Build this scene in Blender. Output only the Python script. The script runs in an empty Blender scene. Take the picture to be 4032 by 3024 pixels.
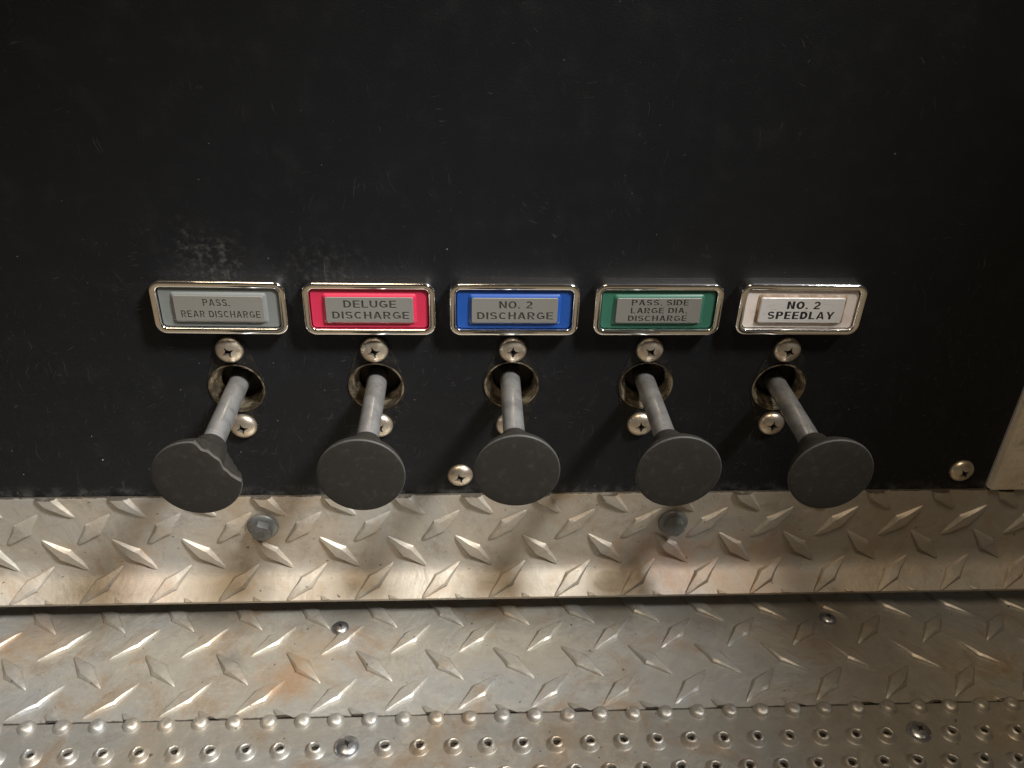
import bpy, bmesh, math, random
from mathutils import Matrix, Vector
random.seed(7)
R = math.radians
MM = 0.001
scene = bpy.context.scene
COL = scene.collection

# ------------------------------------------------------------------ camera
cam_d = bpy.data.cameras.new('camera')
cam = bpy.data.objects.new('camera', cam_d); COL.objects.link(cam)
right = Vector((0.998459466, -0.048645972, 0.026688271))
up = Vector((0.002241302, 0.515958570, 0.856610606))
fwd = Vector((0.055440698, 0.855231152, -0.515272749))
m = Matrix.Identity(4)
for i in range(3):
    m[i][0], m[i][1], m[i][2] = right[i], up[i], -fwd[i]
m.translation = Vector((12.516, -408.036, 195.388)) * MM
cam.matrix_world = m
cam_d.sensor_width = 36.0
cam_d.lens = 3336.44 / 4032 * 36.0
cam_d.clip_start = 0.01; cam_d.clip_end = 50
scene.camera = cam

# ------------------------------------------------------------------ light
world = bpy.data.worlds.new('World'); scene.world = world; world.use_nodes = True
bg = world.node_tree.nodes['Background']
bg.inputs['Color'].default_value = (1.0, 0.86, 0.68, 1); bg.inputs['Strength'].default_value = 0.042
scene.view_settings.view_transform = 'Standard'; scene.view_settings.look = 'None'
scene.view_settings.exposure = 0.0; scene.view_settings.gamma = 1.0
scene.view_settings.use_curve_mapping = False

def lamp(name, kind, loc, target, energy, color, **kw):
    d = bpy.data.lights.new(name, kind); d.energy = energy; d.color = color
    for k, v in kw.items(): setattr(d, k, v)
    o = bpy.data.objects.new(name, d); COL.objects.link(o)
    o.location = loc
    o.rotation_euler = (Vector(target) - Vector(loc)).to_track_quat('-Z', 'Y').to_euler()
    return o
lamp('key_lamp', 'SPOT', (0.84, -0.66, 1.22), (-0.125, -0.055, -0.15), 300, (1.0, 0.99, 0.965),
     spot_size=R(17.5), spot_blend=0.65, shadow_soft_size=0.14)
lamp('warm_fill', 'AREA', (-0.45, -1.0, 2.4), (-0.3, -0.9, -0.5), 32, (1.0, 0.79, 0.55), shape='RECTANGLE', size=1.0, size_y=0.5)  # added warm fill, unseen; also brightens the floor mirrored in the chrome

# ------------------------------------------------------------------ helpers
def link(o, parent=None):
    COL.objects.link(o)
    if parent: o.parent = parent
    return o
def tag(o, label=None, cat=None, group=None, kind=None):
    for k, v in (('label', label), ('category', cat), ('group', group), ('kind', kind)):
        if v: o[k] = v
    return o
def empty(name, loc):
    o = bpy.data.objects.new(name, None); o.empty_display_size = 0.01
    o.location = Vector(loc) * MM
    return link(o)
def mesh_from(name, verts, faces, mats, smooth=False, midx=None):
    me = bpy.data.meshes.new(name)
    me.from_pydata([Vector(v) * MM for v in verts], [], faces)
    for mt in (mats if isinstance(mats, (list, tuple)) else [mats]): me.materials.append(mt)
    if midx: me.polygons.foreach_set('material_index', midx)
    if smooth: me.polygons.foreach_set('use_smooth', [True] * len(faces))
    me.validate(); me.update()
    return me
def bm_mesh(name, bm, mats, smooth=False, scale=MM):
    bmesh.ops.recalc_face_normals(bm, faces=bm.faces[:])
    if scale != 1: bmesh.ops.scale(bm, vec=(scale,) * 3, verts=bm.verts[:])
    me = bpy.data.meshes.new(name); bm.to_mesh(me); bm.free()
    for mt in (mats if isinstance(mats, (list, tuple)) else [mats]): me.materials.append(mt)
    if smooth: me.polygons.foreach_set('use_smooth', [True] * len(me.polygons))
    return me
def sharp(me, deg=35):
    me.polygons.foreach_set('use_smooth', [True] * len(me.polygons))
    me.set_sharp_from_angle(angle=R(deg))
    return me
def obj(name, me, parent=None, loc=(0, 0, 0), mat=None):
    o = bpy.data.objects.new(name, me)
    if mat is not None:
        mm = mat.copy(); mm.translation = Vector(loc) * MM; o.matrix_local = mm
    else:
        o.location = Vector(loc) * MM
    return link(o, parent)
RX = Matrix.Rotation(R(90), 4, 'X')           # local z -> world -y (out of the panel)
def lathe(prof, n=48, cx=(0, 0)):
    """prof: list of (r, z[, matindex]); returns verts, faces, midx; r==0 closes"""
    V, F, MI, rings = [], [], [], []
    for p in prof:
        r, z = p[0], p[1]; ox = p[3] if len(p) > 3 else 0
        if r == 0:
            V.append((ox, 0, z)); rings.append([len(V) - 1])
        else:
            b = len(V)
            for k in range(n):
                a = 2 * math.pi * k / n; V.append((ox + r * math.cos(a), r * math.sin(a), z))
            rings.append(list(range(b, b + n)))
    for i in range(len(rings) - 1):
        A, B = rings[i], rings[i + 1]; mi = prof[i + 1][2] if len(prof[i + 1]) > 2 else 0
        for k in range(n):
            k2 = (k + 1) % n
            if len(A) == 1 and len(B) == 1: continue
            if len(A) == 1: F.append((A[0], B[k2], B[k]))
            elif len(B) == 1: F.append((A[k], A[k2], B[0]))
            else: F.append((A[k], A[k2], B[k2], B[k]))
            MI.append(mi)
    return V, F, MI
def rr_loop(w, h, r, z, n=7):
    r = max(0.05, min(r, w / 2 - .01, h / 2 - .01)); L = []
    for cx, cy, a0 in ((w/2-r, h/2-r, 0), (-w/2+r, h/2-r, 90), (-w/2+r, -h/2+r, 180), (w/2-r, -h/2+r, 270)):
        for k in range(n + 1):
            a = R(a0 + 90 * k / n); L.append((cx + r * math.cos(a), cy + r * math.sin(a), z))
    return L
def loft(loops, cap_start=False, cap_end=False):
    V, F = [], []; n = len(loops[0])
    for L in loops: V += L
    for i in range(len(loops) - 1):
        for k in range(n):
            k2 = (k + 1) % n
            F.append((i*n+k, i*n+k2, (i+1)*n+k2, (i+1)*n+k))
    if cap_start: F.append(tuple(range(n - 1, -1, -1)))
    if cap_end: F.append(tuple((len(loops)-1)*n + k for k in range(n)))
    return V, F
def boolean_cut(me, cutter_me):
    a = bpy.data.objects.new('a', me); b = bpy.data.objects.new('b', cutter_me)
    COL.objects.link(a); COL.objects.link(b)
    md = a.modifiers.new('cut', 'BOOLEAN'); md.operation = 'DIFFERENCE'; md.solver = 'EXACT'; md.object = b
    md.use_self = True
    dg = bpy.context.evaluated_depsgraph_get(); dg.update()
    out = bpy.data.meshes.new_from_object(a.evaluated_get(dg))
    bpy.data.objects.remove(a); bpy.data.objects.remove(b)
    return out

# ------------------------------------------------------------------ materials
class N:
    def __init__(s, name):
        s.m = bpy.data.materials.new(name); s.m.use_nodes = True; s.t = s.m.node_tree
        s.b = s.t.nodes['Principled BSDF']; s._pos = None
    def n(s, t, **kw):
        x = s.t.nodes.new(t)
        for k, v in kw.items(): setattr(x, k, v)
        return x
    def L(s, a, b): s.t.links.new(a, b)
    def set(s, inp, v):
        if isinstance(v, bpy.types.NodeSocket): s.L(v, inp)
        else:
            inp.default_value = v
    def pos(s):                       # world position in millimetres
        if not s._pos:
            g = s.n('ShaderNodeNewGeometry'); v = s.n('ShaderNodeVectorMath', operation='SCALE')
            s.L(g.outputs['Position'], v.inputs[0]); v.inputs['Scale'].default_value = 1000
            s._pos = v.outputs[0]
        return s._pos
    def objpos(s):                    # object coordinates in millimetres
        g = s.n('ShaderNodeTexCoord'); v = s.n('ShaderNodeVectorMath', operation='SCALE')
        s.L(g.outputs['Object'], v.inputs[0]); v.inputs['Scale'].default_value = 1000
        return v.outputs[0]
    def mapv(s, vec, scale=(1, 1, 1), rot=(0, 0, 0), loc=(0, 0, 0)):
        x = s.n('ShaderNodeMapping'); s.L(vec, x.inputs['Vector'])
        x.inputs['Scale'].default_value = scale; x.inputs['Rotation'].default_value = rot; x.inputs['Location'].default_value = loc
        return x.outputs[0]
    def noise(s, vec, scale, detail=4, rough=.55, dist=0.0):
        x = s.n('ShaderNodeTexNoise'); s.L(vec, x.inputs['Vector'])
        for k, v in (('Scale', scale), ('Detail', detail), ('Roughness', rough), ('Distortion', dist)): x.inputs[k].default_value = v
        return x.outputs['Fac']
    def vor(s, vec, scale, feature='F1'):
        x = s.n('ShaderNodeTexVoronoi', feature=feature); s.L(vec, x.inputs['Vector']); x.inputs['Scale'].default_value = scale
        return x.outputs['Distance']
    def math(s, op, a, b=0.0, c=0.0, clamp=False):
        x = s.n('ShaderNodeMath', operation=op, use_clamp=clamp)
        for i, v in enumerate((a, b, c)): s.set(x.inputs[i], v)
        return x.outputs[0]
    def ramp(s, v, a, b, lo=0.0, hi=1.0):
        x = s.n('ShaderNodeMapRange', interpolation_type='SMOOTHSTEP')
        for k, q in (('Value', v), ('From Min', a), ('From Max', b), ('To Min', lo), ('To Max', hi)): s.set(x.inputs[k], q)
        return x.outputs[0]
    def mix(s, f, a, b):
        x = s.n('ShaderNodeMix', data_type='RGBA')
        s.set(x.inputs[0], f)
        for i, q in ((6, a), (7, b)):
            s.set(x.inputs[i], (*q, 1) if isinstance(q, tuple) and len(q) == 3 else q)
        return x.outputs[2]
    def sep(s, v):
        x = s.n('ShaderNodeSeparateXYZ'); s.L(v, x.inputs[0]); return x.outputs
    def bump(s, h, strength, dist, prev=None):
        x = s.n('ShaderNodeBump'); s.set(x.inputs['Height'], h); x.inputs['Strength'].default_value = strength
        x.inputs['Distance'].default_value = dist * MM
        if prev: s.L(prev, x.inputs['Normal'])
        return x.outputs[0]
    def fin(s, color=None, rough=None, metal=None, normal=None, spec=None, coat=None):
        for k, v in (('Base Color', color), ('Roughness', rough), ('Metallic', metal), ('Normal', normal), ('Specular IOR Level', spec), ('Coat Weight', coat)):
            if v is None: continue
            if isinstance(v, tuple) and len(v) == 3: v = (*v, 1)
            s.set(s.b.inputs[k], v)
        return s.m
    def blob(s, c, rad, vec=None):    # soft round mask at a point (mm) with noisy border
        d = s.n('ShaderNodeVectorMath', operation='DISTANCE'); s.L(vec or s.pos(), d.inputs[0]); d.inputs[1].default_value = c
        w = s.noise(s.pos(), .06, 4, .6)
        return s.ramp(s.math('ADD', d.outputs['Value'], s.math('MULTIPLY', s.math('SUBTRACT', w, .5), rad * 1.8)), rad * 1.15, rad * .2)

HX = [-113.6, -36.9, 38.7, 115.0, 192.2]     # the five controls, mm
HZ = [-52.5, -51.6, -50.7, -51.2, -52.6]
UZ, LZ = -27.9, -77.3

def mat_panel():
    s = N('black_panel'); p = s.pos(); X, Y, Z = s.sep(p)
    grain = s.noise(p, .9, 3, .6); big = s.noise(p, .012, 4, .6); mid = s.noise(p, .06, 5, .6)
    cell = s.vor(s.mapv(p, (1, 1, 1.2)), .55, 'DISTANCE_TO_EDGE')
    low = s.ramp(Z, 90, -70)                                  # knocks gather around the controls
    wv = s.n('ShaderNodeVectorMath', operation='ADD'); nz = s.n('ShaderNodeTexNoise'); s.L(p, nz.inputs['Vector']); nz.inputs['Scale'].default_value = .05
    sv = s.n('ShaderNodeVectorMath', operation='SCALE'); s.L(nz.outputs['Color'], sv.inputs[0]); sv.inputs['Scale'].default_value = 14
    s.L(p, wv.inputs[0]); s.L(sv.outputs[0], wv.inputs[1]); pw = wv.outputs[0]
    def scr(rot, ln, wd, thr, seed, lo, hi):
        v = s.mapv(s.mapv(pw, (1, 1, 1), (0, R(rot), 0)), (1 / ln, .02, 1 / wd), (0, 0, 0), (seed, seed * 3, seed * 2))
        a = s.noise(v, 1.0, 1, .4)
        b = s.noise(s.mapv(p, (1, 1, 1), (0, 0, 0), (seed * 9, 0, seed * 5)), .022, 4, .6)
        return s.math('MULTIPLY', s.ramp(a, thr, thr + .06), s.ramp(s.math('ADD', b, s.math('MULTIPLY', low, .10)), lo, hi))
    s1 = scr(8, 9, .55, .70, 3, .52, .72); s2 = scr(78, 14, .5, .71, 11, .50, .70); s3 = scr(-38, 7, .6, .70, 23, .54, .74); s4 = scr(103, 22, .45, .72, 31, .50, .68); s5 = scr(40, 6, .5, .71, 47, .55, .72)
    scr_all = s.math('MAXIMUM', s.math('MAXIMUM', s1, s2), s.math('MAXIMUM', s3, s.math('MAXIMUM', s4, s5)))
    speck = s.math('MULTIPLY', s.ramp(s.noise(p, .42, 2, .5), .75, .79), s.math('ADD', .35, low))
    # worn, dusty zone above the first plate, and dust about the plates
    dust = s.math('MULTIPLY', s.ramp(s.noise(p, .25, 5, .7), .45, .75), s.math('MAXIMUM', s.blob((-117, 0, 24), 22), s.math('MULTIPLY', s.blob((-60, 0, 16), 26), .4)))
    dust2 = s.math('MULTIPLY', s.ramp(Z, -119, -128), s.ramp(s.noise(p, .12, 5, .7), .42, .7))
    dust = s.math('MAXIMUM', dust, dust2)
    c = s.mix(big, (.0058, .0064, .0080), (.0088, .0092, .0104))
    c = s.mix(s.math('MULTIPLY', s.ramp(mid, .5, .8), .5), c, (.0145, .015, .0165))
    c = s.mix(s.math('MULTIPLY', scr_all, .42), c, (.085, .085, .085))
    c = s.mix(s.math('MULTIPLY', dust, .55), c, (.10, .098, .09))
    c = s.mix(s.math('MULTIPLY', speck, .9), c, (.33, .32, .29))
    rg = s.math('ADD', s.math('MULTIPLY', mid, .2), .40)
    h = s.math('ADD', s.math('MULTIPLY', grain, .7), s.math('MULTIPLY', s.ramp(cell, 0, .25), .5))
    h = s.math('ADD', h, s.math('MULTIPLY', scr_all, .6))
    nrm = s.bump(h, .35, .16)
    nrm = s.bump(s.noise(p, .03, 3, .5), .25, 1.2, nrm)
    return s.fin(c, rg, 0.0, nrm, .17)
M_panel = mat_panel()

def mat_flange():
    s = N('flange_black'); p = s.pos()
    d = s.noise(p, .18, 5, .65); g = s.noise(p, .8, 4, .6)
    c = s.mix(s.ramp(d, .4, .72), (.0062, .0064, .0070), (.0200, .0170, .0135))
    c = s.mix(s.math('MULTIPLY', s.ramp(g, .62, .7), .5), c, (.12, .11, .09))
    return s.fin(c, s.math('ADD', s.math('MULTIPLY', g, .3), .42), 0.0, s.bump(g, .3, .15), .17)
M_flange = mat_flange()

def mat_tread(name, stains, base=(.42, .375, .31), cool=(.38, .375, .36), warm=(.37, .275, .185), metal=.78, shift=0.0, seam=None):
    s = N(name); p = s.pos()
    big = s.noise(p, .011, 5, .62, .6); med = s.noise(p, .05, 8, .72, .6); fine = s.noise(p, .5, 5, .7)
    brush = s.noise(s.mapv(p, (.05, .9, .9)), 1.0, 3, .6)
    cl = s.noise(s.mapv(p, (1, 1, 1), (0, 0, 0), (57, 31, 9)), .026, 7, .68, .9)
    pt = s.noise(s.mapv(p, (1, 1, 1), (0, 0, 0), (5, 71, 39)), .09, 7, .75, .5)
    c = s.mix(s.ramp(big, .38, .64), base, cool)
    c = s.mix(s.math('MULTIPLY', s.ramp(cl, .48, .70), .75), c, warm)
    c = s.mix(s.math('MULTIPLY', s.ramp(med, .50, .72), .55), c, (.225, .195, .155))
    c = s.mix(s.math('MULTIPLY', s.ramp(pt, .52, .70), .45), c, (.56, .52, .45))
    c = s.mix(s.math('MULTIPLY', s.ramp(fine, .54, .78), .35), c, (.60, .56, .48))
    for (cc, rad, colr, amt) in stains:
        c = s.mix(s.math('MULTIPLY', s.math('MULTIPLY', s.blob(cc, rad), s.ramp(pt, .30, .62, .45, 1)), amt), c, colr)
    sp = s.ramp(s.noise(p, .33, 2, .4), .735, .77)
    c = s.mix(s.math('MULTIPLY', sp, .75), c, (.07, .058, .043))
    if seam:                                   # dark line along a joint (axis, from, to)
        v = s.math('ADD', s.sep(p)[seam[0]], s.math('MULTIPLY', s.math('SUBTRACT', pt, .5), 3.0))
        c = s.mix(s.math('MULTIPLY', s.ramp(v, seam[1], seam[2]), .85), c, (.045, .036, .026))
    sc = 0.0
    for rot, sd in (((0, R(38), R(38)), 5), ((0, R(-57), R(-57)), 17)):
        a = s.noise(s.mapv(s.mapv(p, (1, 1, 1), rot), (.04, 1.6, 1.6), (0, 0, 0), (sd, sd, sd)), 1.0, 1, .5)
        a = s.math('MULTIPLY', s.ramp(a, .68, .74), s.ramp(med, .4, .6))
        sc = s.math('MAXIMUM', sc, a)
    c = s.mix(s.math('MULTIPLY', sc, .35), c, (.66, .63, .56))
    rg = s.math('ADD', .33 + shift, s.math('ADD', s.math('MULTIPLY', med, .22), s.math('ADD', s.math('MULTIPLY', fine, .10), s.math('MULTIPLY', pt, .08))))
    nrm = s.bump(fine, .30, .22); nrm = s.bump(s.math('ADD', med, s.math('MULTIPLY', brush, .12)), .40, .9, nrm)
    nrm = s.bump(big, .5, 4.0, nrm)
    return s.fin(c, rg, metal, nrm, .5)
OR = (.44, .24, .10)
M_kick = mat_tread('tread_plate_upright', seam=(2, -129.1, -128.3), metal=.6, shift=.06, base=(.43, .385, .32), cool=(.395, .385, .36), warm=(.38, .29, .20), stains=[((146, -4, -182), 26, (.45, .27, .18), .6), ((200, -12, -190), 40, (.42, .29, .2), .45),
                                           ((-111, -3, -160), 12, (.33, .24, .14), .5), ((-190, -10, -190), 30, (.47, .33, .22), .4), ((300, -3, -160), 60, (.36, .29, .21), .5)])
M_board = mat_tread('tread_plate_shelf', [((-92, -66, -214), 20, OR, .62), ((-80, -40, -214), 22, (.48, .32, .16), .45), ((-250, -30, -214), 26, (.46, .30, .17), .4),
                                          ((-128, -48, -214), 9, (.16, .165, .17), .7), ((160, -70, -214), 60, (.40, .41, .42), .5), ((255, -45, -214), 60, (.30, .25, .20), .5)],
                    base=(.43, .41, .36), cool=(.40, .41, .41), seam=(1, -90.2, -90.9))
M_strip = mat_tread('perforated_strip', [((-160, -118, -211), 30, (.46, .36, .24), .4), ((190, -115, -211), 40, (.36, .33, .29), .4)], base=(.41, .39, .345), cool=(.37, .375, .37), shift=-.05)
M_side = mat_tread('bare_aluminium', [((352, -3, -118), 14, (.52, .38, .26), .4)], base=(.72, .67, .55), cool=(.66, .63, .55), warm=(.55, .46, .34), metal=.3)

def mat_simple(name, col, rough, metal=0.0, spec=.5, nb=.3, scale=.6, var=.25, dirt=None, dthr=(.5, .8), damt=.6, bumpd=.1):
    s = N(name); p = s.pos(); g = s.noise(p, scale, 5, .6); d = s.noise(p, scale * .22, 5, .6, .5)
    c = s.mix(g, tuple(x * (1 - var) for x in col), tuple(min(1, x * (1 + var)) for x in col))
    if dirt: c = s.mix(s.math('MULTIPLY', s.ramp(d, *dthr), damt), c, dirt)
    return s.fin(c, s.math('ADD', rough - .06, s.math('MULTIPLY', g, .14)), metal, s.bump(g, nb, bumpd), spec)
def mat_chrome():
    s = N('chrome'); p = s.pos(); d = s.noise(p, .12, 6, .65, .4); f = s.noise(p, 1.6, 4, .7)
    c = s.mix(s.math('MULTIPLY', s.ramp(d, .5, .75), .5), (.92, .915, .90), (.70, .66, .57))
    c = s.mix(s.math('MULTIPLY', s.ramp(f, .64, .75), .5), c, (.30, .25, .19))
    rg = s.math('ADD', .07, s.math('ADD', s.math('MULTIPLY', s.ramp(d, .45, .8), .16), s.math('MULTIPLY', s.ramp(f, .5, .8), .14)))
    return s.fin(c, rg, 1.0, s.bump(s.noise(p, .25, 3, .5), .12, .25))
M_chrome = mat_chrome()
M_rod = None
def mat_rod():
    s = N('dull_steel_rod'); p = s.pos(); d = s.noise(p, .10, 4, .6, .3); e = s.noise(p, .3, 3, .5)
    c = s.mix(s.ramp(d, .36, .68), (.62, .62, .615), (.42, .415, .41))
    c = s.mix(s.math('MULTIPLY', s.ramp(e, .55, .75), .3), c, (.27, .255, .24))
    return s.fin(c, s.math('ADD', .25, s.math('MULTIPLY', d, .12)), .82)
M_rod = mat_rod()
def mat_screw():
    s = N('stainless_screw'); p = s.pos(); d = s.noise(p, .16, 5, .6, .8); f = s.noise(p, 1.1, 4, .6)
    c = s.mix(s.ramp(d, .35, .68), (.60, .54, .44), (.46, .37, .28))
    c = s.mix(s.math('MULTIPLY', s.ramp(f, .6, .78), .6), c, (.26, .2, .15))
    return s.fin(c, s.math('ADD', .26, s.math('MULTIPLY', f, .2)), .85, s.bump(f, .3, .18))
M_screw = mat_screw()
M_slot = mat_simple('grimy_slot', (.05, .042, .034), .6, .4)
M_steel = mat_simple('zinc_screw', (.42, .43, .45), .30, .95, var=.2, dirt=(.16, .15, .14), dthr=(.45, .75))
M_bolt = mat_simple('grey_bolt', (.165, .17, .165), .50, .6, var=.3, dirt=(.08, .075, .06), nb=.4, bumpd=.15)
M_rubber = mat_simple('black_rubber', (.0165, .015, .0125), .66, 0, .25, nb=.5, scale=1.4, var=.25, dirt=(.052, .05, .046), dthr=(.48, .85), damt=.45, bumpd=.12)
M_break = mat_simple('torn_rubber', (.062, .058, .051), .8, 0, .3, nb=.7, scale=1.2, var=.5, bumpd=.3)
M_edge = mat_simple('lighter_rubber_edge', (.042, .042, .040), .6, 0, .4, nb=.5, scale=.9, var=.6, bumpd=.12)  # rim ring in a lighter grey than the face
M_thread = mat_simple('grimy_shaded_thread', (.25, .21, .145), .42, .7, var=.35, dirt=(.035, .026, .016), dthr=(.36, .58), damt=.9, scale=.5)  # grime plus the unlit wall's shade, both put into the dark colour
M_cav = mat_simple('dark_cavity', (.020, .013, .007), .5, 0, .4, var=.7, scale=.3)  # dark brown closed end of the bore
M_hole_shade = mat_simple('hole_shade_disc', (.018, .014, .010), .8, 0, .2)  # dark disc closing each dimple; the void's darkness is put in its colour
M_floor = mat_simple('concrete_floor', (.80, .75, .65), .7, 0, .4, scale=.02, var=.2, bumpd=1)
M_gap = mat_simple('dark_gap', (.01, .009, .008), .8)  # black backing sheet, seen as the dark line around the insert
def mat_insert(name, col, dirt=None, damt=.5):
    return mat_simple('insert_' + name, col, .38, 0, .45, nb=.3, scale=.7, var=.10, dirt=dirt, dthr=(.5, .8), damt=damt, bumpd=.08)
def mat_name(name, a, b, dark):
    s = N(name); p = s.pos(); br = s.noise(s.mapv(p, (.10, 1, 3.2)), 1.0, 4, .65); g = s.noise(p, .5, 4, .6)
    c = s.mix(br, a, b)
    c = s.mix(s.math('MULTIPLY', s.ramp(br, .60, .72), dark), c, (.10, .09, .08))
    return s.fin(c, s.math('ADD', .38, s.math('MULTIPLY', g, .15)), .35, s.bump(s.math('ADD', br, g), .2, .08), .5)
M_nameg = mat_name('grey_nameplate', (.215, .21, .195), (.26, .255, .235), .2)
M_namew = mat_name('brushed_nameplate', (.62, .625, .63), (.86, .87, .88), .8)
M_grime = mat_simple('grimy_white_slope', (.46, .36, .27), .5, 0, .4, nb=.4, scale=.7, var=.35, dirt=(.16, .09, .04), dthr=(.38, .62), damt=.85)
M_letter = mat_simple('engraved_floor', (.062, .058, .050), .6, .2, var=.35, scale=.9)
M_ink = mat_simple('black_ink', (.020, .014, .014), .6, 0, .3, var=.5)

# ------------------------------------------------------------------ structure: floor, black panel
fl = obj('floor', mesh_from('floor', [(-4000, -5000, 0), (4000, -5000, 0), (4000, 400, 0), (-4000, 400, 0)], [(0, 1, 2, 3)], M_floor), None, (0, 0, -820))
tag(fl, kind='structure')

def spline_poly(cu, pts):
    sp = cu.splines.new('POLY'); sp.points.add(len(pts) - 1)
    for q, (x, y) in zip(sp.points, pts): q.co = (x, y, 0, 1)
    sp.use_cyclic_u = True
def circle(cx, cy, r, n=48): return [(cx + r * math.cos(2*math.pi*k/n), cy + r * math.sin(2*math.pi*k/n)) for k in range(n)]
def plate2d(name, outline, holes, thick, mat, bev=0.0):
    """flat plate lying in xy, front at z=thick, back at 0 (mm)"""
    cu = bpy.data.curves.new(name, 'CURVE'); cu.dimensions = '2D'; cu.fill_mode = 'BOTH'
    cu.extrude = thick / 2 - bev; cu.bevel_depth = bev; cu.bevel_resolution = 1; cu.offset = -bev
    spline_poly(cu, outline)
    for h in holes: spline_poly(cu, h)
    o = bpy.data.objects.new(name, cu); COL.objects.link(o)
    dg = bpy.context.evaluated_depsgraph_get(); dg.update()
    me = bpy.data.meshes.new_from_object(o.evaluated_get(dg))
    bpy.data.objects.remove(o)
    me.transform(Matrix.Scale(MM, 4) @ Matrix.Translation((0, 0, thick / 2)))
    me.materials.clear(); me.materials.append(mat)
    return me
PZ0 = -127.6
me = plate2d('control_panel', [(-520, PZ0), (338.5, PZ0), (338.5, 420), (-520, 420)],
             [circle(x, z, 15.4) for x, z in zip(HX, HZ)], 3.0, M_panel)
me.transform(Matrix.Translation((0, 0, -3 * MM)))
panel = obj('control_panel', me, None, (0, 0, 0), RX)
tag(panel, 'scuffed black sheet panel behind the row of pull knobs', 'panel')

# right-hand bare metal sheet
V, F = loft([[(340, -3.2, -126.6), (620, -3.2, -126.6), (620, -3.2, 420), (340, -3.2, 420)], [(340.6, -3.9, -126.0), (620, -3.9, -126.0), (620, -3.9, 420), (340.6, -3.9, 420)]], True, True)
V2 = [(x, (y if i >= 4 else 0.5), z) for i, (x, y, z) in enumerate(V)]
side = obj('side_sheet', mesh_from('side_sheet', V2, F, M_side))
tag(side, 'pale bare aluminium sheet with straight edge beside the black panel', 'metal sheet')

# ------------------------------------------------------------------ screws
def dome_screw(name, rad, h, star, mats, depth=2.6, n=40, flat=.0):
    prof = [(0, -1.5), (rad * .98, -1.5), (rad, 0.0), (rad, h * .10)]
    for k in range(1, 9):
        a = k / 9 * math.pi / 2
        prof.append((rad * math.cos(a) ** (1 - flat), h * .10 + h * .90 * math.sin(a)))
    prof.append((0, h))
    V, F, MI = lathe(prof, n)
    bm = bmesh.new(); vs = [bm.verts.new(v) for v in V]
    for f in F: bm.faces.new([vs[i] for i in f])
    bmesh.ops.recalc_face_normals(bm, faces=bm.faces[:])
    base = bpy.data.meshes.new('s'); bm.to_mesh(base); bm.free()
    def ring(z, sc):
        L = []
        for k in range(16):
            ang = math.pi * 2 * k / 16
            r = {0: 1.0, 1: .66, 2: .43, 3: .66}[k % 4] * star * sc
            if k % 4 in (1, 3): r = star * sc * .44
            L.append((r * math.cos(ang), r * math.sin(ang), z))
        return L
    V, F = loft([ring(h - depth, .42), ring(h + 1, 1.12)], True, True)
    cm = bpy.data.meshes.new('c'); cm.from_pydata(V, [], F); cm.update()
    me = boolean_cut(base, cm)
    for mt in mats: me.materials.append(mt)
    idx = []
    for pl in me.polygons:
        c = pl.center; r = math.hypot(c.x, c.y)
        surf = h * .10 + h * .90 * math.sqrt(max(0, 1 - min(1, r / rad) ** (2 / (1 - flat))))
        idx.append(1 if (r < star * 1.05 and c.z < surf - .35 and c.z > 0) else 0)
    me.polygons.foreach_set('material_index', idx)
    me.transform(Matrix.Scale(MM, 4))
    sharp(me, 40); me.name = name
    return me
ME_screw = dome_screw('screw', 7.6, 4.2, 4.4, [M_screw, M_slot])
ME_screw_s = dome_screw('shelf_screw', 5.4, 3.2, 2.9, [M_steel, M_slot], 2.2)
ME_screw_m = dome_screw('strip_screw', 6.8, 3.6, 3.4, [M_steel, M_slot], 2.4)
def screw(parent, loc, spin, me=ME_screw, upright=False):
    mt = Matrix.Rotation(R(spin), 4, 'Z')
    if not upright: mt = RX @ mt
    return obj('screw', me, parent, loc, mt)
for sx, sy, sp in ((9.5, -114.0, 20), (319.5, -113.6, 35)):     # panel axes: x right, y up, z out
    obj('screw', ME_screw, panel, (sx, sy, 0), Matrix.Rotation(R(sp), 4, 'Z'))

# ------------------------------------------------------------------ label plates
T_ = .19
def arc(cx, cy, rx, ry, a0, a1, n=14):
    return [(cx + rx * math.cos(R(a0 + (a1 - a0) * k / n)), cy + ry * math.sin(R(a0 + (a1 - a0) * k / n))) for k in range(n + 1)]
def stroke(pts, w=T_):
    Lf, Rt = [], []
    for k, p in enumerate(pts):
        a = Vector(pts[k]) - Vector(pts[k - 1]) if k else None
        b = Vector(pts[k + 1]) - Vector(pts[k]) if k < len(pts) - 1 else None
        na = Vector((-a.y, a.x)).normalized() if a else None; nb = Vector((-b.y, b.x)).normalized() if b else None
        if na is None: nn = nb
        elif nb is None: nn = na
        else:
            nn = (na + nb).normalized(); nn = nn / max(.6, nn.dot(nb))
        Lf.append((p[0] + nn.x * w / 2, p[1] + nn.y * w / 2)); Rt.append((p[0] - nn.x * w / 2, p[1] - nn.y * w / 2))
    return Lf + Rt[::-1]
def rect(x0, y0, x1, y1): return [(x0, y0), (x1, y0), (x1, y1), (x0, y1)]
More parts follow.
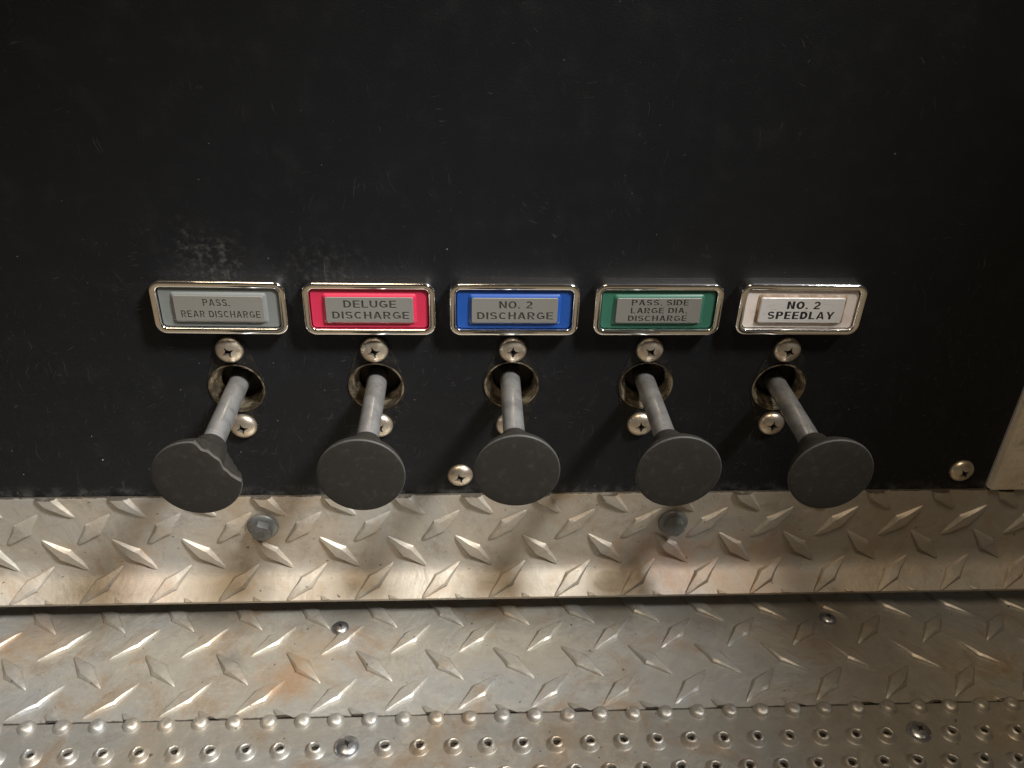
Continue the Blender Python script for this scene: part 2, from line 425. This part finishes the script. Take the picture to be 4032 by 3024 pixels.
def glyph(c):
    """block capitals drawn as closed outlines; cap height 1"""
    t = T_; h = t / 2
    if c == 'A':
        w = .84; return w, [[(0, 0), (.2, 0), (.265, .2), (w-.265, .2), (w-.2, 0), (w, 0), (w/2+.12, 1), (w/2-.12, 1)], [(.325, .36), (w-.325, .36), (w/2, .78)]]
    if c == 'C': w = .80; return w, [stroke(arc(.40, .5, .40-h, .5-h, 42, 318, 26))]
    if c == 'D':
        w = .76; return w, [[(0, 0)] + arc(.34, .5, w-.34, .5, -90, 90) + [(0, 1)], [(t, t)] + arc(.34, .5, w-.34-t, .5-t, -90, 90) + [(t, 1-t)]]
    if c == 'E': w = .66; return w, [[(0, 0), (w, 0), (w, .17), (t, .17), (t, .42), (w-.05, .42), (w-.05, .585), (t, .585), (t, .83), (w-.01, .83), (w-.01, 1), (0, 1)]]
    if c == 'G': w = .82; return w, [stroke(arc(.41, .5, .41-h, .5-h, 40, 300, 24) + [(w-h, .2), (w-h, .43), (w*.52, .43)])]
    if c == 'H': w = .75; return w, [[(0, 0), (t, 0), (t, .42), (w-t, .42), (w-t, 0), (w, 0), (w, 1), (w-t, 1), (w-t, .59), (t, .59), (t, 1), (0, 1)]]
    if c == 'I': return t, [rect(0, 0, t, 1)]
    if c == 'L': w = .62; return w, [[(0, 0), (w, 0), (w, .17), (t, .17), (t, 1), (0, 1)]]
    if c == 'N': w = .77; return w, [[(0, 0), (t, 0), (t, .66), (w-t-.01, 0), (w, 0), (w, 1), (w-t, 1), (w-t, .34), (t+.01, 1), (0, 1)]]
    if c == 'O': w = .84; return w, [arc(w/2, .5, w/2, .51, 0, 345, 23), arc(w/2, .5, w/2-t, .51-t*.9, 0, 345, 23)]
    if c in 'PR':
        w = .72; G = [[(0, 0), (t, 0), (t, .39)] + arc(.40, .695, w-.40, .305, -90, 90) + [(0, 1)], [(t, .56)] + arc(.40, .695, w-.40-t, .14, -90, 90) + [(t, .835)]]
        if c == 'R': w = .76; G.append([(.30, .385), (.52, .385), (w, 0), (w-.22, 0)])
        return w, G
    if c == 'S':
        w = .72; return w, [stroke(arc(.36, .7025, .265, .2025, 22, 270, 18) + arc(.36, .2975, .265, .2025, 90, -158, 18)[1:])]
    if c == 'U': w = .76; return w, [stroke([(h, 1)] + arc(w/2, .40, w/2-h, .40-h, 180, 360, 16) + [(w-h, 1)])]
    if c == 'Y': w = .84; return w, [[(w/2-h, 0), (w/2+h, 0), (w/2+h, .40), (w, 1), (w-.225, 1), (w/2, .58), (.225, 1), (0, 1), (w/2-h, .40)]]
    if c == '2':
        w = .66; return w, [stroke(arc(.33, .68, .235, .225, 168, -32, 16) + [(.13, .178)]), rect(.005, 0, w, .17)]
    if c == '.': return .21, [rect(0, 0, .21, .2)]
    return .26, []
def text_mesh(txt, width, cap, thick, gap=.155):
    cu = bpy.data.curves.new('t', 'CURVE'); cu.dimensions = '2D'; cu.fill_mode = 'BOTH'; cu.extrude = thick
    x = 0; polys = []
    for ch in txt:
        w, G = glyph(ch)
        for g in G: polys.append([(px + x, py) for px, py in g])
        x += w + gap
    x -= gap
    for g in polys: spline_poly(cu, [((px - x / 2) * width / x, (py - .5) * cap) for px, py in g])
    o = bpy.data.objects.new('t', cu); COL.objects.link(o)
    dg = bpy.context.evaluated_depsgraph_get(); dg.update()
    me = bpy.data.meshes.new_from_object(o.evaluated_get(dg)); bpy.data.objects.remove(o)
    return me
def lines_mesh(lines, thick, dz):
    bm = bmesh.new()
    for (t, w, cap, x, y) in lines:
        me = text_mesh(t, w, cap, thick)
        me.transform(Matrix.Translation((x, y, dz))); bm.from_mesh(me); bpy.data.meshes.remove(me)
    bmesh.ops.remove_doubles(bm, verts=bm.verts[:], dist=1e-5)
    bmesh.ops.recalc_face_normals(bm, faces=bm.faces[:])
    me = bpy.data.meshes.new('lines'); bm.to_mesh(me); bm.free(); return me
OW, OH, DD = 68.8, 30.5, -4.5
bez_prof = [(0.0, 0.0), (.1, 1.0), (.25, 6.7), (.4, 7.4), (.65, 7.8), (1.0, 7.95), (2.0, 8.0), (3.1, 7.95), (3.45, 7.8), (3.65, 7.5), (3.75, 7.0), (3.8, 4.1)]
loops = [rr_loop(OW - 2 * o, OH - 2 * o, 6.2 - o * .95, d, 9) for o, d in bez_prof]
V, F = loft(loops)
ME_bez = sharp(mesh_from('bezel', V, F, M_chrome, True), 50)
V, F = loft([rr_loop(61.4, 23.1, 2.2, 8.6)], False, True)
ME_back = mesh_from('recess', [(x, y, 8.7 + DD) for x, y, z in V], F, M_gap)
def insert_mesh(mat, slope=None):
    L = [rr_loop(60.4, 22.1, 2.4, 8.7 + DD), rr_loop(60.4, 22.1, 2.4, 10.7 + DD), rr_loop(60.0, 21.7, 2.2, 11.0 + DD),
         rr_loop(48.6, 17.2, 1.6, 10.95 + DD), rr_loop(45.9, 15.0, 1.2, 12.05 + DD), rr_loop(45.3, 14.4, 1.0, 12.15 + DD)]
    V, F = loft(L, False, True)
    n = len(L[0]); mi = [1 if slope and (k // n) == 3 else 0 for k in range(len(F))]
    return sharp(mesh_from('colour_insert', V, F, [mat] + ([slope] if slope else []), True, mi), 28)
plates = [
 ('grey', (.150, .163, .160), None, [('PASS.', 13.6, 4.0, -1.2, 3.35), ('REAR DISCHARGE', 40.2, 4.0, .4, -3.2)], 0.012, 'grey colour insert engraved PASS. REAR DISCHARGE', 1.2),
 ('red', (.46, .022, .062), None, [('DELUGE', 27.2, 4.3, .2, 3.25), ('DISCHARGE', 39.8, 4.3, .4, -3.15)], 0.020, 'red colour insert engraved DELUGE DISCHARGE', .3),
 ('blue', (.010, .062, .28), None, [('NO. 2', 17.4, 4.3, .4, 3.2), ('DISCHARGE', 40.0, 4.3, .2, -3.15)], 0.020, 'blue colour insert engraved NO. 2 DISCHARGE', 0.0),
 ('green', (.027, .118, .080), None, [('PASS. SIDE', 30.4, 3.4, .4, 4.6), ('LARGE DIA.', 30.2, 3.4, .2, 0.0), ('DISCHARGE', 31.6, 3.4, -.2, -4.55)], 0.026, 'green colour insert engraved PASS. SIDE LARGE DIA. DISCHARGE', -.3),
 ('white', (.72, .655, .62), (.30, .2, .12), [('NO. 2', 18.0, 4.5, .6, 3.1), ('SPEEDLAY', 36.4, 4.5, .2, -2.9)], 0.036, 'white colour insert lettered NO. 2 SPEEDLAY in black', .6),
]
plate_z = [0.0, -.5, -.65, -.5, -.2]
for i, (nm, col, dirt, lines, bold, lab, tilt) in enumerate(plates):
    root = empty('label_plate', (HX[i], 0, plate_z[i])); root.matrix_local = Matrix.Translation(root.location) @ RX @ Matrix.Rotation(R(-tilt * .5), 4, 'Z')
    tag(root, 'chrome bezel label plate with ' + lab, 'label plate')
    b = obj('bezel', ME_bez, root)
    obj('recess', ME_back, root)
    obj('colour_insert', insert_mesh(mat_insert(nm, col, dirt, .3), M_grime if nm == 'white' else None), root)
    white = nm == 'white'; T_ = .255 if white else .205
    slab_V, slab_F = loft([rr_loop(45.2, 14.3, 1.0, 11.85 + DD), rr_loop(45.2, 14.3, 1.0, 12.52 + DD), rr_loop(44.9, 14.0, .9, 12.64 + DD)], True, True)
    sm = bpy.data.meshes.new('nameplate'); sm.from_pydata(slab_V, [], slab_F); sm.update()
    cut = lines_mesh(lines, .45, 12.64 + DD)
    try:
        res = boolean_cut(sm, cut)
        if len(res.polygons) < 30: raise RuntimeError
    except Exception:
        res = sm
    res.materials.clear(); res.materials.append(M_namew if white else M_nameg)
    res.transform(Matrix.Scale(MM, 4)); res.polygons.foreach_set('use_smooth', [False] * len(res.polygons))
    nameplate = obj('nameplate', res, root)
    lt = lines_mesh(lines, .03, 12.54 + DD if white else 12.23 + DD)
    lt.transform(Matrix.Scale(MM, 4)); lt.materials.clear(); lt.materials.append(M_ink if white else M_letter)
    obj('lettering', lt, nameplate)

# ------------------------------------------------------------------ bushings with flanges and screws
def tangent_outline(circles, n=72):
    pts = []
    for (cx, cy, r) in circles:
        pts += [(cx + r * math.cos(2*math.pi*k/n), cy + r * math.sin(2*math.pi*k/n)) for k in range(n)]
    pts = sorted(set((round(x, 4), round(y, 4)) for x, y in pts))
    def half(P):
        H = []
        for q in P:
            while len(H) >= 2 and (H[-1][0]-H[-2][0])*(q[1]-H[-2][1]) - (H[-1][1]-H[-2][1])*(q[0]-H[-2][0]) <= 0: H.pop()
            H.append(q)
        return H
    a = half(pts); b = half(pts[::-1]); return a[:-1] + b[:-1]
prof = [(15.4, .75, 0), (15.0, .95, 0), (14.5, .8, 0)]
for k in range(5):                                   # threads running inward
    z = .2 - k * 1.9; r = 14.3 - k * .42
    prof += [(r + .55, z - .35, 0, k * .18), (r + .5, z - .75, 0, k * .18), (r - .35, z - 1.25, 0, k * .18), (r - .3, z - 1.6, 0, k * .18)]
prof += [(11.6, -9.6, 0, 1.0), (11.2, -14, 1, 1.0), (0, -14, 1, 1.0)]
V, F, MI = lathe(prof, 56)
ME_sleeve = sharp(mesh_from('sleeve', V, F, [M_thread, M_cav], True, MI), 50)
words = ['grey', 'red', 'blue', 'green', 'white']
spins = [(28, 12), (15, 40), (0, 30), (52, 5), (70, 85)]
for i in range(5):
    root = empty('rod_bushing', (HX[i], 0, HZ[i]))
    tag(root, 'threaded round bushing with two cross-head screws below the %s label plate' % words[i], 'bushing', )
    out = tangent_outline([(0, 0, 16.3), (0, UZ - HZ[i], 9.0), (0, LZ - HZ[i], 9.0)])
    obj('flange', plate2d('flange', out, [circle(0, 0, 15.3)], .3, M_flange, .1), root, (0, 0, 0), RX)
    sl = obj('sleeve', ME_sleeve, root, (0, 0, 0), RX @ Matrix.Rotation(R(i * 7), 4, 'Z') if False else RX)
    screw(root, (0 + [-.5, .2, 0, -.4, 0][i], -.7, UZ - HZ[i]), spins[i][0])
    screw(root, (0 + [.3, .5, -.8, -.6, .2][i], -.7, LZ - HZ[i]), spins[i][1])

# ------------------------------------------------------------------ pull handles
kprof = [(0, 55.0), (6.6, 55.1), (7.4, 55.35), (7.8, 56.1), (8.2, 58), (8.9, 60.6), (10.1, 63.6), (11.9, 66.6), (14.2, 69.8), (16.6, 72.8), (18.7, 75.6), (20.2, 78.2),
         (20.9, 80.2), (21.05, 81.5), (20.95, 82.0), (20.65, 82.3), (20.0, 82.45), (14, 82.75), (7, 82.95), (0, 83.0)]
def knob_mesh(seed, chip=None, n=72):
    rnd = random.Random(seed); V, F, MI, rings = [], [], [], []
    jag = [rnd.uniform(-1, 1) for _ in range(n)]
    clampd = {}
    for (r, z) in kprof:
        if r == 0: V.append((0, 0, z)); rings.append([len(V) - 1]); continue
        b = len(V)
        for k in range(n):
            a = 2 * math.pi * k / n; rr = r * (1 + .004 * math.sin(3 * a + seed) * (r > 15)); zz = z
            if chip:
                th, d, wob = chip
                # (x,z) half plane: x cos + y sin <= d, with a slightly wavy, torn line
                ca = math.cos(a - th)
                if ca > .05:
                    tpos = d * math.tan(a - th)
                    lim = (d + .9 * math.sin(tpos * .32 + .6) + .3 * math.sin(tpos * .9 + 1) + .10 * jag[k]) / ca
                    lim -= max(0, 83 - z - 1) * .16
                    if rr > lim and z > 63:
                        rr = max(lim, 9.6); clampd[len(V)] = 1
            V.append((rr * math.cos(a), rr * math.sin(a), zz))
        rings.append(list(range(b, b + n)))
    for i in range(len(rings) - 1):
        A, B = rings[i], rings[i + 1]
        for k in range(n):
            k2 = (k + 1) % n
            f = (A[0], B[k], B[k2]) if len(A) == 1 else (A[k], A[k2], B[0]) if len(B) == 1 else (A[k], A[k2], B[k2], B[k])
            F.append(f)
            mi = 0
            if 13 <= i <= 14: mi = 2
            if chip and sum(1 for q in f if q in clampd) >= 3: mi = 1 if i >= 12 else 0
            MI.append(mi)
    me = mesh_from('knob', V, F, [M_rubber, M_break, M_edge], True, MI)
    bm = bmesh.new(); bm.from_mesh(me); bmesh.ops.recalc_face_normals(bm, faces=bm.faces[:]); bm.to_mesh(me); bm.free()
    return sharp(me, 42)
V, F, MI = lathe([(0, -12), (5.55, -12), (5.6, -11.5), (5.6, 20), (5.6, 58), (0, 58)], 40)
ME_rod = sharp(mesh_from('rod', V, F, M_rod, True), 40)
ME_knob = knob_mesh(3); ME_knob_b = knob_mesh(8, (R(37), 14.6, 0))
klab = ['broken black rubber pull knob on steel rod, torn edge, under grey plate', 'black round pull knob on steel rod under the red plate',
        'black round pull knob on steel rod under the blue plate', 'black round pull knob on steel rod under the green plate',
        'black round pull knob on steel rod under the white plate']
kdx = [(-.2, -.2), (-.1, -.3), (-.6, .6), (.6, -.2), (1.0, -1.8)]
kang = [(0, 0), (0, 0), (-.6, 0), (.3, 0), (-.6, -.4)]
for i in range(5):
    root = empty('pull_handle', (HX[i] + kdx[i][0], 0, HZ[i] + kdx[i][1]))
    tag(root, klab[i], 'pull knob')
    T = Matrix.Rotation(R(kang[i][0]), 4, 'Z') @ Matrix.Rotation(R(kang[i][1]), 4, 'X') @ RX
    obj('rod', ME_rod, root, (0, 0, 0), T)
    obj('knob', ME_knob_b if i == 0 else ME_knob, root, (0, 0, 0), T @ Matrix.Rotation(0 if i == 0 else R(50 * i), 4, 'Z'))

# ------------------------------------------------------------------ tread plate diamonds
P = 41.987
def diamond(seed, flip, h=2.5, L=17.4, W=4.9):
    """list of (u,v,height) verts and faces of one raised lozenge; long axis at 45 degrees"""
    rnd = random.Random(seed)
    ts = [-1, -.86, -.66, -.40, -.14, 0, .14, .40, .66, .86, 1]
    def hw(t):
        a = abs(t); return W * ((1 - a) ** .74) * (1 + .16 * math.exp(-(a / .16) ** 2)) + (.10 if a < 1 else 0)
    j = lambda s: rnd.uniform(-s, s)
    rows = []
    for t in ts:
        w = hw(t); a = abs(t)
        top = h * min(1, (1 - a) ** .55 * 1.12) if a < 1 else 0
        x = t * L
        if a == 1: rows.append([(x, 0, -.3)])
        else:
            # foot, shoulder, (flat) crest, shoulder, foot
            rows.append([(x, -w, -.3), (x + j(.12), -w * .86 + j(.08), top * .55 + j(.06)), (x + j(.12), -w * .60 + j(.14), top + j(.06)), (x, j(.15), top + .04),
                         (x + j(.12), w * .60 + j(.14), top + j(.06)), (x + j(.12), w * .86 + j(.08), top * .55 + j(.06)), (x, w, -.3)])
    V, F, id_ = [], [], []
    for r in rows:
        id_.append([len(V) + k for k in range(len(r))]); V += r
    for a, b in zip(id_, id_[1:]):
        if len(a) == 1:
            F += [(a[0], b[k + 1], b[k]) for k in range(len(b) - 1)]
        elif len(b) == 1:
            F += [(a[k], a[k + 1], b[0]) for k in range(len(a) - 1)]
        else:
            F += [(a[k], a[k + 1], b[k + 1], b[k]) for k in range(len(a) - 1)]
    ang = R(45 if not flip else -45); c, s_ = math.cos(ang), math.sin(ang)
    return [(x * c - y * s_, x * s_ + y * c, z) for x, y, z in V], F
# bent section of the upright plate: arc length s (down, 0 at z=-171.1) -> (y, z)
S1, RB, PH = 4.0, 15.0, R(56)
def bend(s, h):
    y0, z0 = -0.8, -172.5
    if s <= S1: return (y0 - h, z0 - s)
    q = min((s - S1) / RB, PH)
    y = y0 - RB * (1 - math.cos(q)); z = z0 - S1 - RB * math.sin(q)
    rest = s - S1 - RB * q
    y -= rest * math.sin(q); z -= rest * math.cos(q)
    return (y - h * math.cos(q), z + h * math.sin(q))
S_TOP, S_END = -(172.5 - 128.05), 32.6
XL, XR = -560, 620
ss = [S_TOP, S_TOP + .6] + [S_TOP + 2 + k * 4.2 for k in range(12)] + [S1 - .5] + [S1 + RB * PH * k / 6 for k in range(7)] + [20, 25, 29, S_END - .3, S_END]
ss = sorted(ss)
V, F = [], []
TH = 4.5
xsn = [XL + (XR - XL) * k / 60 for k in range(61)]
prof = [bend(s, 0 if S_TOP < s < S_END else -.35) for s in ss] + [bend(s, -TH) for s in reversed(ss)]
for x in xsn:
    wob = .35 * math.sin(x * .013) + .2 * math.sin(x * .041 + 1)
    V += [(x, y, z) for (y, z) in prof]
n = len(prof)
for k in range(len(xsn) - 1):
    for q in range(n):
        q2 = (q + 1) % n; F.append((k*n+q, (k+1)*n+q, (k+1)*n+q2, k*n+q2))
kick = obj('kick_plate', sharp(mesh_from('kick_plate', V, F, M_kick, True), 40))
tag(kick, 'upright diamond tread plate with flared bottom lip below the black panel', 'tread plate')
AX = -234.045
def row_mesh(seed, flip, s0):
    V, F = diamond(seed, flip)
    bm = bmesh.new(); vs = [bm.verts.new(v) for v in V]
    for f in F: bm.faces.new([vs[i] for i in f])
    bmesh.ops.recalc_face_normals(bm, faces=bm.faces[:])
    # trim at the sheet's edges
    for co, no in (((0, s0 - S_TOP - .25, 0), (0, 1, 0)), ((0, s0 - S_END + .25, 0), (0, -1, 0))):
        g = bm.verts[:] + bm.edges[:] + bm.faces[:]
        r = bmesh.ops.bisect_plane(bm, geom=g, plane_co=co, plane_no=no, clear_outer=True)
        ed = [e for e in r['geom_cut'] if isinstance(e, bmesh.types.BMEdge)]
        if ed:
            try: bmesh.ops.contextual_create(bm, geom=ed)
            except Exception: pass
    if not bm.faces: bm.free(); return None
    for v in bm.verts:
        x, vv, h = v.co; y, z = bend(s0 - vv, h); v.co = (x, y, z)
    return sharp(bm_mesh('diamond', bm, M_kick), 24)
for (s0, flip, off) in ((0, True, 0), (21.0, False, -.5), (-20.1, False, -.5), (-41.2, True, 0), (42.0 - .4, True, 0)):
    vs = [row_mesh(int(s0 * 10) + 1000 + q, flip, s0) for q in range(4)]
    if vs[0] is None: continue
    for k in range(-4, 19):
        x = AX + (k + off) * P
        if -300 < x < 420: obj('diamond', vs[(k * 7 + k // 3) % 4], kick, (x, 0, 0))

# hex flange bolts in the upright plate
V, F, MI = lathe([(9.3, -.2), (9.35, .7), (8.9, 1.3), (7.6, 1.9), (6.2, 2.6), (0, 2.6)], 44)
ME_fl = sharp(mesh_from('flange', V, F, M_bolt, True), 50)
def hexl(r, z, rnd=0): return [(r * math.cos(R(60 * k + 30)), r * math.sin(R(60 * k + 30)), z) for k in range(6)]
V, F = loft([hexl(6.7, 1.6), hexl(6.7, 6.2), hexl(6.3, 6.9), hexl(5.4, 7.3)], False, True)
ME_hex = mesh_from('hex_head', V, F, M_bolt)
bm = bmesh.new(); bm.from_mesh(ME_hex); bmesh.ops.bevel(bm, geom=bm.edges[:], offset=.25 * MM, segments=2, affect='EDGES'); bm.to_mesh(ME_hex); bm.free(); sharp(ME_hex, 30)
V, F, MI = lathe([(2.75, 7.25), (2.7, 7.5), (2.3, 7.5), (2.25, 7.25)], 28)
def bar(x0, y0, x1, y1, w):
    d = Vector((x1 - x0, y1 - y0, 0)).normalized(); nn = Vector((-d.y, d.x, 0)) * w / 2; b = len(V)
    for z in (7.25, 7.5):
        for px, py, sg in ((x0, y0, 1), (x1, y1, 1), (x1, y1, -1), (x0, y0, -1)): V.append((px + nn.x * sg, py + nn.y * sg, z))
    F.extend([(b+4, b+5, b+6, b+7), (b, b+1, b+5, b+4), (b+1, b+2, b+6, b+5), (b+2, b+3, b+7, b+6), (b+3, b, b+4, b+7)])
bar(-1.2, -1.3, -1.0, 1.5, .45); bar(-1.0, 1.5, 1.0, -1.5, .45); bar(1.0, -1.5, 1.2, 1.3, .45)
ME_mark = mesh_from('head_mark', V, F, M_bolt)
for bi, (x, z, sp) in enumerate(((-111.3, -149.6, 12), (143.0, -149.9, 20))):
    fb = obj('hex_bolt', ME_fl, kick, (x, -1.6, z - 1.5), RX @ Matrix.Rotation(R(sp), 4, 'Z'))
    obj('hex_head', ME_hex, fb)
    if bi == 0: obj('head_mark', ME_mark, fb, (0, 0, 0), Matrix.Rotation(R(25), 4, 'Z'))

# ------------------------------------------------------------------ running board
ZS = -214.8
V, F = loft([[(XL, -98, ZS - 3), (XR, -98, ZS - 3), (XR, 40, ZS - 3), (XL, 40, ZS - 3)], [(XL, -98, ZS), (XR, -98, ZS), (XR, 40, ZS), (XL, 40, ZS)]], True, True)
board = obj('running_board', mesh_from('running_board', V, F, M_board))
tag(board, 'level diamond tread running board stained orange, under the upright plate', 'running board')
BX, BY = -231.588, -34.363
def flat_mesh(seed, flip, cut=None):
    V, F = diamond(seed, flip, 2.3)
    bm = bmesh.new(); vs = [bm.verts.new(v) for v in V]
    for f in F: bm.faces.new([vs[i] for i in f])
    if cut is not None:
        bmesh.ops.bisect_plane(bm, geom=bm.verts[:] + bm.edges[:] + bm.faces[:], plane_co=(0, cut, 0), plane_no=(0, -1, 0), clear_outer=True)
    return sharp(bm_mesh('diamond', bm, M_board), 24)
fcut = [flat_mesh(500 + q, True, -92.0 + 96.763) for q in range(4)]
fm = {True: [flat_mesh(300 + q, True) for q in range(4)], False: [flat_mesh(400 + q, False) for q in range(4)]}
for (y, flip, off) in ((BY, False, 0), (BY - 20.9, True, -.5), (BY - 41.6, False, 0), (BY - 62.4, True, -.5), (BY + 20.9, True, -.5), (BY + 41.8, False, 0)):
    for k in range(-4, 19):
        x = BX + (k + off) * P
        if -310 < x < 420: obj('diamond', (fcut if y < -95 else fm[flip])[(k * 5 + k // 4) % 4], board, (x, y if y < -95 else y + (x - 12) * .003, ZS))
screw(board, (-66.1, -25.5, ZS), 30, ME_screw_s, True)
screw(board, (248.2, -24.8, ZS), 10, ME_screw_s, True)

# ------------------------------------------------------------------ perforated grip strip
ZT = -213.0
pr = [(-92.6, ZS + .05), (-92.5, ZT - .7), (-92.9, ZT - .15), (-93.6, ZT), (-240, ZT), (-246, ZT - 2), (-248, ZT - 8), (-248, ZT - 40), (-245, ZT - 40), (-245, ZT - 9), (-240, ZT - 3.2), (-110, ZT - 3.2), (-98.5, ZT - 3.2), (-98.4, ZS + .05)]
V, F = [], []
n = len(pr); XS = [XL, XR]
for x in XS: V += [(x, y, z) for y, z in pr]
for q in range(n):
    q2 = (q + 1) % n; F.append((q, n + q, n + q2, q2))
F += [tuple(range(n)), tuple(range(2 * n - 1, n - 1, -1))]
strip = obj('grip_strip', sharp(mesh_from('grip_strip', V, F, M_strip, True), 40))
tag(strip, 'perforated grip strip of raised punched dimples along the running board edge', 'grip strip')
def dimple(seed, hole=True, n=28):
    rnd = random.Random(seed)
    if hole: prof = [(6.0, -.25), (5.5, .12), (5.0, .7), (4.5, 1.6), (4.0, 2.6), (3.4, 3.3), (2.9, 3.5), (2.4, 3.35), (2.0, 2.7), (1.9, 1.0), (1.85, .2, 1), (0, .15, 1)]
    else: prof = [(5.2, -1.7), (4.9, -.2), (4.6, .5), (4.2, 1.4), (3.6, 2.2), (2.8, 2.7), (1.4, 2.9), (0, 2.9)]
    V, F, MI = lathe(prof, n)
    ph = [rnd.uniform(0, 6.3) for _ in range(4)]; tx, ty = rnd.uniform(-.3, .3), rnd.uniform(-.3, .3)
    W = []
    for (x, y, z) in V:
        a = math.atan2(y, x); r = math.hypot(x, y)
        if hole and r < 3.2: r *= 1 + .10 * math.sin(2 * a + ph[0]) + .09 * math.sin(3 * a + ph[1]) + .05 * math.sin(7 * a + ph[2])
        zz = z + (.16 * math.sin(2 * a + ph[3]) if z > 2 else 0)
        W.append((r * math.cos(a) + (tx if z > 1 else 0), r * math.sin(a) + (ty if z > 1 else 0), zz))
    return sharp(mesh_from('dimple', W, F, [M_strip, M_hole_shade], True, MI), 60)
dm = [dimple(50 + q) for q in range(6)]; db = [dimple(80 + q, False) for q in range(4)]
DP = 18.65
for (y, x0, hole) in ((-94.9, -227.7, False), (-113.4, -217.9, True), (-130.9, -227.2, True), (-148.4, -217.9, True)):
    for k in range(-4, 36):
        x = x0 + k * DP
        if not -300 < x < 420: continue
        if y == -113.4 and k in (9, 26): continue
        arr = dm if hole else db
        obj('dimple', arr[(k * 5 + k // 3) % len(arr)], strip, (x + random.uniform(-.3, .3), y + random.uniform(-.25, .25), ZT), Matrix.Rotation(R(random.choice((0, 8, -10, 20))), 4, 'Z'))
screw(strip, (-51.9, -112.0, ZT), 25, ME_screw_m, True)
screw(strip, (267.8, -111.6, ZT), 40, ME_screw_m, True)
